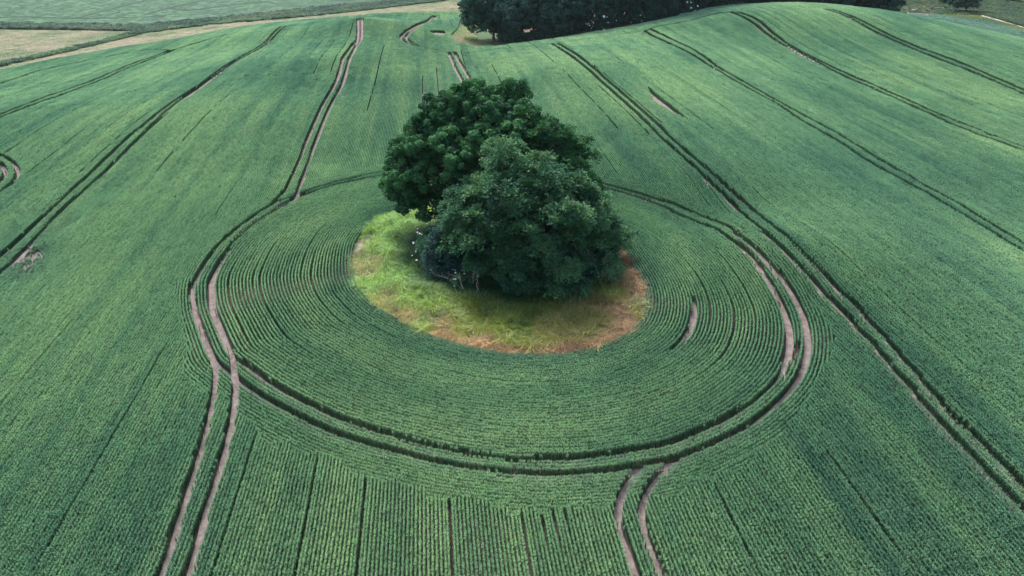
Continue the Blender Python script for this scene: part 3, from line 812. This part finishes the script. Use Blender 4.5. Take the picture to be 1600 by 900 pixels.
def tree(name, loc, crown_me, leafm, trunk_me, label, category="tree", group=None, rz=0, scale=1, extra=()):
    o = link(name, None, None, None, label=label, category=category)
    if group: o["group"] = group
    o.location = (loc[0], loc[1], float(h(loc[0], loc[1])))
    o.rotation_euler = (0, 0, rz); o.scale = (scale,)*3 if np.isscalar(scale) else scale
    link("trunk", trunk_me, M['bark'], o)
    link("crown", crown_me, leafm, o)
    for nm, me, mm in extra:
        e = link(nm, me, mm, o)
        if nm in ('bare_twigs', 'blossom'): e["kind"] = "stuff"
    return o

# the oak at the back of the island
lob = [(-4.2,0,7.2,5.2,5.2,5.0),(-.7,1,9.4,5.6,5.4,4.9),(3.6,.5,6.9,4.7,4.8,4.2),(-6.2,-1.5,6.2,3.6,3.8,3.2),(-1.5,-2.2,8.0,4.8,4.2,4.8),(-7.4,.5,5.0,2.8,3.2,2.4),(2.0,-1.2,9.0,4.2,4.2,4.0)]
bo = boughs(11, lob, 80, 1.0, 2.1, .8, .85)
cm, cc, _ = make_crown(101, bo, 1350, 125, .50, .20, 'puff', inner=.12)
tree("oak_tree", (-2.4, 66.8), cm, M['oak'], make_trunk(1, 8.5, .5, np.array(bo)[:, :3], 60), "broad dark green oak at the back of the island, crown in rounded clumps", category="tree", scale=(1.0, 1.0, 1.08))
# the tree behind on the right
lob = [(0,0,7.6,4.4,4.4,4.8),(2.0,-.8,5.6,3.4,3.6,4.2),(-1.4,.5,8.8,3.4,3.4,3.4)]
bo = boughs(12, lob, 44, .8, 1.6, .6, .9)
cm, cc, _ = make_crown(102, bo, 420, 160, .66, .18, 'spray', inner=.12)
tree("field_maple_tree", (2.9, 63.8), cm, M['oak'], make_trunk(2, 7.5, .34, np.array(bo)[:, :3], 36), "dark finely leaved tree squeezed behind the front tree on its right", category="tree")
# the front tree, branches sweeping to the ground
lob = [(-.6,0,7.6,4.2,4.2,4.2),(2.2,0,5.9,4.2,4.2,4.3),(-3.2,-.4,6.0,3.8,3.8,4.6),(1.0,-2.0,5.2,4.4,3.8,4.8),(5.2,.3,3.6,3.4,3.3,2.9),(-1.4,-2.4,3.6,3.4,3.0,3.2),(1.8,-3.0,2.5,3.3,2.7,2.6)]
bo = boughs(13, lob, 88, .8, 1.8, .55, .9)
cm, cc, cn = make_crown(103, bo, 1050, 190, .68, .16, 'spray', inner=.12, flat=.7)
FB = np.array(bo)[:, :3]
r = np.random.default_rng(5); tw = []
for k in r.choice(len(cc), 46, replace=False):
    if cn[k][1] > .2: continue
    e = cc[k]+cn[k]*.75; s = cc[k]-cn[k]*1.2+r.normal(size=3)*.4
    t = np.linspace(0, 1, 5)[:, None]; q = s*(1-t)+e*t; q[1:-1] += r.normal(size=(3, 3))*.10
    tw.append(tube(q, .035-.026*t[:, 0], 4))
    for _ in range(3):
        a = q[r.integers(1, 4)]; tw.append(tube(np.array([a, a+cn[k]*.35+r.normal(size=3)*.25, a+cn[k]*.7+r.normal(size=3)*.3]), [.018, .012, .005], 4))
twigs = quadmesh("bare_twigs", *join(tw))
FT = (1.6, 55.5)
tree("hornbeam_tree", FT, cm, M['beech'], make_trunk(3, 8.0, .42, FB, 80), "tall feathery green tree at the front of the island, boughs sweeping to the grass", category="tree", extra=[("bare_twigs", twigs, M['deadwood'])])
# bluish thorn at the left
lob = [(0,0,3.4,2.5,2.4,2.9),(-.9,-.9,2.0,2.0,1.8,1.9),(1.3,-.6,2.6,2.0,1.9,2.3),(.4,.8,4.4,1.9,1.9,1.7)]
cm, cc, _ = make_crown(104, lob, 150, 170, .75, .18, 'spray', flat=.85, shrink=.3)
tree("thorn_bush", (-4.9, 57.6), cm, M['blue'], make_trunk(4, 3.2, .16, cc, 18), "blue-green thorn bush filling the gap left of the front tree", category="bush")

def blossoms(seed, cc, cn, n, size):
    """Flat creamy umbels on the outside of a bush, each a lumpy disc."""
    r = np.random.default_rng(seed); V, F = [], []
    for k in r.choice(len(cc), n, replace=len(cc) < n):
        p = cc[k]+cn[k]*.5+r.normal(size=3)*.22; s = size*r.uniform(.6, 1.3)
        a = r.normal(size=3)*.35+cn[k]*.5+[0, -.25, .8]; a /= np.linalg.norm(a)
        u = np.cross(a, [1, 0, .1]); u /= np.linalg.norm(u); w_ = np.cross(a, u); b0 = len(V)
        for m_ in range(8):
            q = m_*math.pi/4; V.append(p+(u*math.cos(q)+w_*math.sin(q))*s*r.uniform(.7, 1.1)+a*r.normal()*.02)
        V.append(p+a*s*.3)
        for m_ in range(0, 8, 2): F.append((b0+m_, b0+m_+1, b0+(m_+2) % 8, b0+8))
    return quadmesh("blossom", np.array(V), np.array(F), True)

lob = [(0,0,1.7,1.3,1.2,1.5),(-.5,.9,2.1,1.1,1.1,1.3),(.5,-.8,1.1,1.1,1.0,1.0)]
cm, cc, cn = make_crown(105, lob, 90, 90, .45, .16, 'puff')
tree("elder_bush", (-7.35, 59.2), cm, M['beech'], make_trunk(6, 1.6, .09, cc, 10), "elder bush with white flower heads at the trees' left edge", category="bush", extra=[("blossom", blossoms(1, cc, cn, 90, .11), M['blossom'])])
lob = [(0,0,.7,.8,.7,.6)]
cm, cc, cn = make_crown(106, lob, 30, 60, .35, .14, 'puff')
tree("elder_bush", ground([(722,452)])[0], cm, M['beech'], make_trunk(7, .7, .05, cc, 5), "small white-flowered bush behind the dead branches", category="bush", extra=[("blossom", blossoms(2, cc, cn, 20, .10), M['blossom'])])

# dead branches at the foot of the trees
def branch(name, px0, pts, r0, label, seed, twn=5):
    g = ground([px0])[0]; r = np.random.default_rng(seed)
    pts = np.array(pts, float); t = np.linspace(0, 1, 10); L = np.linspace(0, 1, len(pts))
    q = np.stack([np.interp(t, L, pts[:, i]) for i in range(3)], 1); q[1:-1] += r.normal(size=(8, 3))*.03
    parts = [tube(q, r0*(1-.75*t)+.008, 7)]
    for i in range(twn):
        a = q[r.integers(3, 10)]; d = r.normal(size=3)*.5+(q[-1]-q[0])/np.linalg.norm(q[-1]-q[0])*.5+[0, 0, .2]
        parts.append(tube(np.array([a, a+d*.4+r.normal(size=3)*.05, a+d*.9+r.normal(size=3)*.12]), [r0*.4, r0*.28, .006], 5))
    o = link(name, quadmesh(name, *join(parts)), M['deadwood'], None, label=label, category="branch", group="dead branches at the foot of the trees")
    o.location = (g[0], g[1], float(h(*g)))
branch("fallen_branch", (738,466), [(0,0,0),(-.55,.15,.5),(-.95,.3,1.2),(-1.05,.5,1.9)], .075, "pale curved dead branch rising from the grass under the trees", 1, 6)
branch("fallen_branch", (722,455), [(0,0,.35),(-.6,.1,.75),(-1.3,.3,1.15),(-2.0,.3,1.4)], .06, "long pale dead branch reaching left over the grass", 2, 8)
branch("fallen_branch", (746,468), [(0,0,0),(.02,0,.8),(-.03,.1,1.6),(0,.1,2.0)], .05, "upright thin dead stem beside the curved dead branch", 3, 3)
branch("fallen_branch", (735,455), [(0,0,.1),(.3,.1,.7),(.2,.3,1.3),(.5,.3,1.8)], .045, "tangle of greyish dead twigs under the front tree", 4, 12)

# broken rail at the front foot
g0, g1 = ground([(832,486)])[0], ground([(853,472)])[0]
fe = link("broken_rail_fence", None, None, None, label="short weathered rail fence remnant at the front foot of the trees", category="fence")
fe.location = (g0[0], g0[1], float(h(*g0)))
dv = g1-g0
v, f = tube([(0,0,-.1),(.01,0,.35),(0,.02,.75)], [.05,.047,.04], 7); link("post", quadmesh("post", v, f), M['deadwood'], fe)
v, f = tube([(dv[0],dv[1],-.1),(dv[0]+.03,dv[1],.4),(dv[0]+.05,dv[1],.8)], [.05,.045,.04], 7); link("post", quadmesh("post", v, f), M['deadwood'], fe)
v, f = tube([(-.05,-.06,.28),(dv[0]*.5,dv[1]*.5-.06,.34),(dv[0]*1.1,dv[1]*1.1-.06,.48)], [.035,.035,.03], 6); link("rail", quadmesh("rail", v, f), M['deadwood'], fe)
v, f = tube([(dv[0]*.3,dv[1]*.3-.1,.05),(dv[0]*.6,dv[1]*.6-.1,.4),(dv[0]*.75,dv[1]*.75-.08,.85)], [.03,.03,.02], 6); link("rail", quadmesh("rail", v, f), M['deadwood'], fe)

# ------------------------------------------------------------------ the far wood
def wood_variant(seed, H_, W_, n_cl, per, low):
    r = np.random.default_rng(seed); lob = []
    for i in range(9):
        a = r.uniform(0, 6.28); q = r.uniform(.1, .5)*W_; z = r.uniform(low+.12, .80)*H_
        s = r.uniform(.24, .34)*W_
        lob.append((math.cos(a)*q, math.sin(a)*q, z, s, s, s*r.uniform(.75, 1.05)))
    lob.append((0, 0, H_*.55, W_*.36, W_*.36, H_*.36))
    cm, cc, cn = make_crown(seed, lob, n_cl, per, 1.15, .48, 'puff', inner=.2)
    return cm, make_trunk(seed, H_*.6, .34, cc, 14), cc, cn
WV = [wood_variant(201, 15, 12, 170, 60, .08), wood_variant(202, 13, 10.5, 150, 60, .05), wood_variant(203, 16.5, 12, 180, 60, .1), wood_variant(204, 12, 10, 150, 60, .02)]
base_line = ground([(762,66),(800,67),(870,58),(930,48),(1000,36),(1055,26)])
base_line = np.vstack([base_line+[.9, 3.2], [(50,207),(63,216),(78,220),(94,217),(106,214)]])
front = smooth(base_line, 6.6)
words = ["first","second","third","fourth","fifth","sixth","seventh","eighth","ninth","tenth","eleventh","twelfth","thirteenth","fourteenth","fifteenth","sixteenth","seventeenth","eighteenth","nineteenth","twentieth","twenty-first","twenty-second","twenty-third","twenty-fourth"]
for i, p in enumerate(front):
    k = (i*7+2) % 4 if i else 0
    lab = "round dark tree on the far wood's corner, trunk showing, beside the small grass patch" if i == 0 else "dark tree in the far wood's front row, %s from its left corner" % words[i]
    tree("wood_tree", p+rng.normal(size=2)*.4, WV[k][0], M['wood1'] if k % 2 == 0 else M['wood2'], WV[k][1], lab, group="trees of the far wood", rz=rng.uniform(0, 6.28), scale=float(rng.uniform(.88, 1.12)))
for row in range(1):
    for i in range(len(front)-1):
        p = (front[i]+front[i+1])/2 + [2.0+rng.normal()*1.2+row*2, 7.0+row*7.5+rng.normal()*1.0]
        k = (i*3+1+row) % 4
        tree("wood_tree", p, WV[k][0], M['wood2'] if k % 2 == 0 else M['wood1'], WV[k][1], "dark tree deeper in the far wood behind its front row", group="inner trees of the far wood", rz=rng.uniform(0, 6.28), scale=float(rng.uniform(.95, 1.2)))
# hedge bushes along the wood's foot, some in white flower
lob = [(0,0,1.5,1.9,1.4,1.5),(1.2,.2,1.1,1.3,1.1,1.1),(-1.2,.1,1.2,1.3,1.2,1.2)]
bc, bcc, bcn = make_crown(301, lob, 60, 46, .6, .34, 'puff'); bt = make_trunk(301, 1.3, .08, bcc, 6)
bl_many, bl_few = blossoms(3, bcc, bcn, 80, .19), blossoms(4, bcc, bcn, 10, .15)
hp = smooth(base_line, 3.0)
flower = {}
for nm, px in (("brightest white-flowered elder in the middle of the wood's edge", (936,50)), ("white-flowered elder where the wood meets the crest", (1102,20))):
    g = ground([px])[0]; flower[int(np.argmin(np.hypot(hp[:, 0]-g[0], hp[:, 1]-g[1])))] = nm
sparse = [int(np.argmin(np.hypot(*(hp-ground([q])[0]).T))) for q in ((876,62),(905,57),(968,46),(990,43),(1008,40))]
for i, p in enumerate(hp):
    q = p + [rng.normal()*.4, -2.2+rng.normal()*.3]
    if i < 2: continue
    ex, lab, grp = [], "low dark bush along the foot of the far wood", "low bushes along the far wood"
    if i in flower: ex, lab, grp = [("blossom", bl_many, M['blossom'])], flower[i], "flowering bushes along the far wood"
    elif i in sparse: ex, lab, grp = [("blossom", bl_few, M['blossom'])], "low bush with scattered white flowers along the far wood's foot", "flowering bushes along the far wood"
    s = float(rng.uniform(.75, 1.15)) if i not in flower else 1.45
    tree("wood_edge_bush", q, bc, M['wood1'], bt, lab, "bush", grp, rng.uniform(-.5, .5), s, ex)
# floor of the wood
drape_between("wood_floor", base_line+[0, -2.6], base_line+[10, 40], M['brown'], .05, nv=12, kind="structure", label="dark leaf-strewn floor of the far wood")

# ------------------------------------------------------------------ beyond the field on the left: margin, ditch, meadow, next crop
low = ground([(-60,126),(0,114.5),(90,95.5),(180,78.5),(270,65),(390,43),(480,33),(560,26.5),(580,24),(630,21.5),(680,20.2),(725,21)])
mid_ = ground([(-60,118),(0,106),(60,93),(120,79),(180,65),(228,53),(330,40),(480,27),(600,14),(690,3),(745,-8)])
up = ground([(-60,113),(0,102),(60,90),(120,76),(175,63),(220,49),(330,36),(480,21.5),(600,9),(690,1),(745,-14)])
_, G1 = drape_between("field_margin", low, mid_, M['margin'], .04, nv=6, kind="structure", label="pale dry grass margin along the far edge of the wheat")
_, G2 = drape_between("ditch_bank", mid_, up, M['turf'], .05, nv=4, kind="structure", label="green ditch bank beyond the pale margin")
m_up = ground([(-60,49),(0,47),(60,48),(120,49),(175,49.5),(216,50)])
m_lo = ground([(-60,112),(0,101),(60,89),(120,75),(175,62),(216,51)])
_, G3 = drape_between("meadow", m_lo, m_up, M['margin'], .04, nv=14, kind="structure", label="pale mown meadow at the upper left")
b_up = ground([(-60,39),(0,39),(100,40),(216,42),(330,31),(480,15),(600,3),(690,-7)])
b_lo = ground([(-60,49),(0,47),(100,48),(216,50),(330,36),(480,21.5),(600,9),(690,1)])
_, G4 = drape_between("ditch_bank", b_lo, b_up, M['turf'], .06, nv=5, kind="structure", label="dark green overgrown ditch above the pale meadow")
f_up = ground([(-80,-60),(100,-60),(300,-60),(500,-60),(690,-60)])
f_lo = ground([(-80,39),(100,40),(216,42),(330,31),(480,15),(600,3),(690,-7)])
_, G5 = drape_between("far_field", f_lo, f_up, M['far_green'], .04, nv=40, kind="structure", label="muted green crop field at the top left")

def fill(pa, pb, n, seed):
    r = np.random.default_rng(seed)
    def rs(p, s):
        L = np.r_[0, np.cumsum(np.linalg.norm(np.diff(p, axis=0), axis=1))]; s = s*L[-1]
        return np.stack([np.interp(s, L, p[:, 0]), np.interp(s, L, p[:, 1])], 1)
    s = r.random(n); t = r.random((n, 1))
    return rs(pa, s)*(1-t)+rs(pb, s)*t, t[:, 0], s
fprotos = [clump(70+i, 1.0, 1.0, 60, .40, .07, 1, lean=.3, droop=.8, spread=.3, mats=gm) for i in range(3)] + [clump(75+i, .9, .9, 60, .95, .09, 1, lean=.35, droop=.7, spread=.3, mats=gm) for i in range(3)]
allp, rzs, scs, vrs, cls = [], [], [], [], []
def add_fill(pa, pb, n, seed, cols, var, name, label, hs=1.0, ns=.12):
    P, t, s = fill(pa, pb, n, seed); r = np.random.default_rng(seed+1)
    f = np.clip(N1(P[:, 0]*ns, P[:, 1]*ns*.6)*.7+N2(P[:, 0]*ns*4, P[:, 1]*ns*4)*.3+r.normal(size=n)*.1, 0, 1)
    x = np.linspace(.2, .8, len(cols)); cols = np.array(cols)
    col = np.stack([np.interp(f, x, cols[:, i]) for i in range(3)], 1)*(1+.12*r.normal(size=(n, 1)))
    sc = np.clip(1+.25*r.normal(size=n), .5, 1.7)
    scatter(name, np.c_[P, h(P[:, 0], P[:, 1])+.03], r.uniform(0, 6.28, n), np.stack([sc, sc, sc*hs], 1), r.integers(var[0], var[1], n), np.clip(col, .01, .6), fprotos, kind="stuff", label=label)
add_fill(low, mid_, 9000, 401, [(.14,.21,.10), (.27,.29,.15), (.36,.31,.21)], (0, 3), "margin_grass", "dry pale grass on the field margin", .6)
add_fill(m_lo, m_up, 11000, 402, [(.14,.19,.085), (.24,.265,.13), (.34,.29,.20)], (0, 3), "meadow_grass", "short yellowish grass of the pale meadow", .5)
add_fill(ground([(714,49),(704,58),(712,69),(745,76)]), ground([(738,40),(738,54),(744,65),(768,74)]), 1800, 409, [(.13,.22,.05), (.19,.27,.07), (.27,.21,.15)], (0, 3), "corner_grass", "bright grass and trodden earth at the wood's corner", .6, .3)
add_fill(mid_, up, 3500, 403, [(.03,.075,.035), (.055,.12,.05), (.09,.16,.06)], (3, 6), "ditch_growth", "rank green growth along the near ditch", .7)
add_fill(b_lo, b_up, 7000, 404, [(.028,.07,.045), (.05,.11,.06), (.09,.14,.07)], (3, 6), "ditch_growth", "rank green growth along the ditch beyond the meadow", .8)
add_fill(f_lo, f_up, 30000, 405, [(.042,.106,.054), (.050,.120,.060), (.058,.132,.066)], (0, 3), "far_crop", "even muted green crop of the top-left field", .14)
for i, (px, lab) in enumerate((([(0,28),(40,27),(110,29),(190,28),(260,25)], "dark tramline at the near edge of the top-left field"),
                               ([(120,28),(175,14),(230,0)], "dark tramline across the top-left field, leftmost"),
                               ([(225,24),(262,13),(310,3)], "dark tramline across the top-left field, beside the junction"),
                               ([(262,13),(300,16),(350,9),(420,2)], "dark curved tramline near the middle of the top-left field"))):
    ribbon("wheel_track", smooth(ground(px), 1.0), 1.1, M['stems'], .12, kind="structure", label=lab)

# ------------------------------------------------------------------ beyond the crest on the right
r_lo = ground([(1395,26),(1450,33),(1520,49),(1600,66),(1680,82)])
r_up = ground([(1420,22),(1470,24),(1530,33),(1600,52),(1680,74)])
drape_between("far_field", np.vstack([(105,216),(122,200),(140,170),(165,120)]), r_up[:4], M['far_green'], .05, nv=14, kind="structure", label="blue-green strip of crop behind the right crest")
add_fill(np.vstack([(105,216),(122,200),(140,170),(165,120)]), r_up[:4], 9000, 406, [(.065,.16,.115), (.085,.19,.13), (.12,.23,.14)], (0, 3), "far_crop", "blue-green crop strip behind the right crest")
v_up = ground([(1500,22),(1530,26),(1600,46),(1680,70)])
add_fill(r_up[1:4], v_up[:3], 3000, 407, [(.07,.12,.03), (.12,.17,.04), (.17,.19,.06)], (0, 3), "verge_grass", "bright grass verge below the pale lane", .8)
lane = smooth(ground([(1528,24),(1545,29),(1570,37),(1600,45.5),(1660,63)]), 1.0)
ribbon("lane", lane, 2.6, M['asphalt'], .3, kind="structure", label="pale narrow lane at the upper right corner")
g_up = ground([(1400,-14),(1470,-14),(1540,-10),(1600,5),(1660,20)])
g_lo = ground([(1405,22),(1460,24),(1535,25),(1600,43),(1660,60)])
drape_between("rough_bank", g_lo, g_up, M['turf'], .05, nv=8, kind="structure", label="rough grass bank beyond the lane")
add_fill(g_lo, g_up, 7000, 408, [(.03,.07,.035), (.05,.10,.04), (.08,.12,.05)], (3, 6), "bank_growth", "rough dark growth on the bank beyond the lane", .7)
drape_poly("bare_patch", ground([(1405,17),(1440,10),(1468,11),(1474,20),(1450,25),(1415,22)]), earth_mat("tan_earth", [(.3, (.10,.085,.06)), (.7, (.2,.17,.12))], .3), .5, 1.0, .3, kind="structure", label="brown bare bank between the wood and the lane")
for px, k, s, lab in (((1508,20), 0, .85, "dark round tree at the head of the pale lane"), ((1478,6), 1, .8, "dark tree behind the one at the lane's head"), ((1590,4), 2, .8, "dark tree in the upper right corner above the lane"), ((1560,-6), 3, .9, "dark tree above the lane between its neighbours")):
    tree("roadside_tree", ground([px])[0], WV[k][0], M['wood2'], WV[k][1], lab, group="trees beyond the crest", rz=k*1.3, scale=s)


# ------------------------------------------------------------------ the air
hz = bpy.data.materials.new("thin_air"); hz.use_nodes = True
nt = hz.node_tree; nt.nodes.clear()
pv_ = nt.nodes.new("ShaderNodeVolumePrincipled"); pv_.inputs["Color"].default_value = (.82, .94, .92, 1); pv_.inputs["Density"].default_value = .00005
oo = nt.nodes.new("ShaderNodeOutputMaterial"); nt.links.new(pv_.outputs[0], oo.inputs["Volume"])
x0, x1, y0, y1, z0, z1 = -9500, 9500, -9500, 9500, float(HZ.min())-1.5, 34.0
V = [(x, y, z) for z in (z0, z1) for x, y in ((x0, y0), (x1, y0), (x1, y1), (x0, y1))]
me = quadmesh("haze", V, [(3, 2, 1, 0), (4, 5, 6, 7), (0, 1, 5, 4), (1, 2, 6, 5), (2, 3, 7, 6), (3, 0, 4, 7)], False)
link("haze", me, hz, None, kind="stuff", label="thin pale haze in the air over the fields")
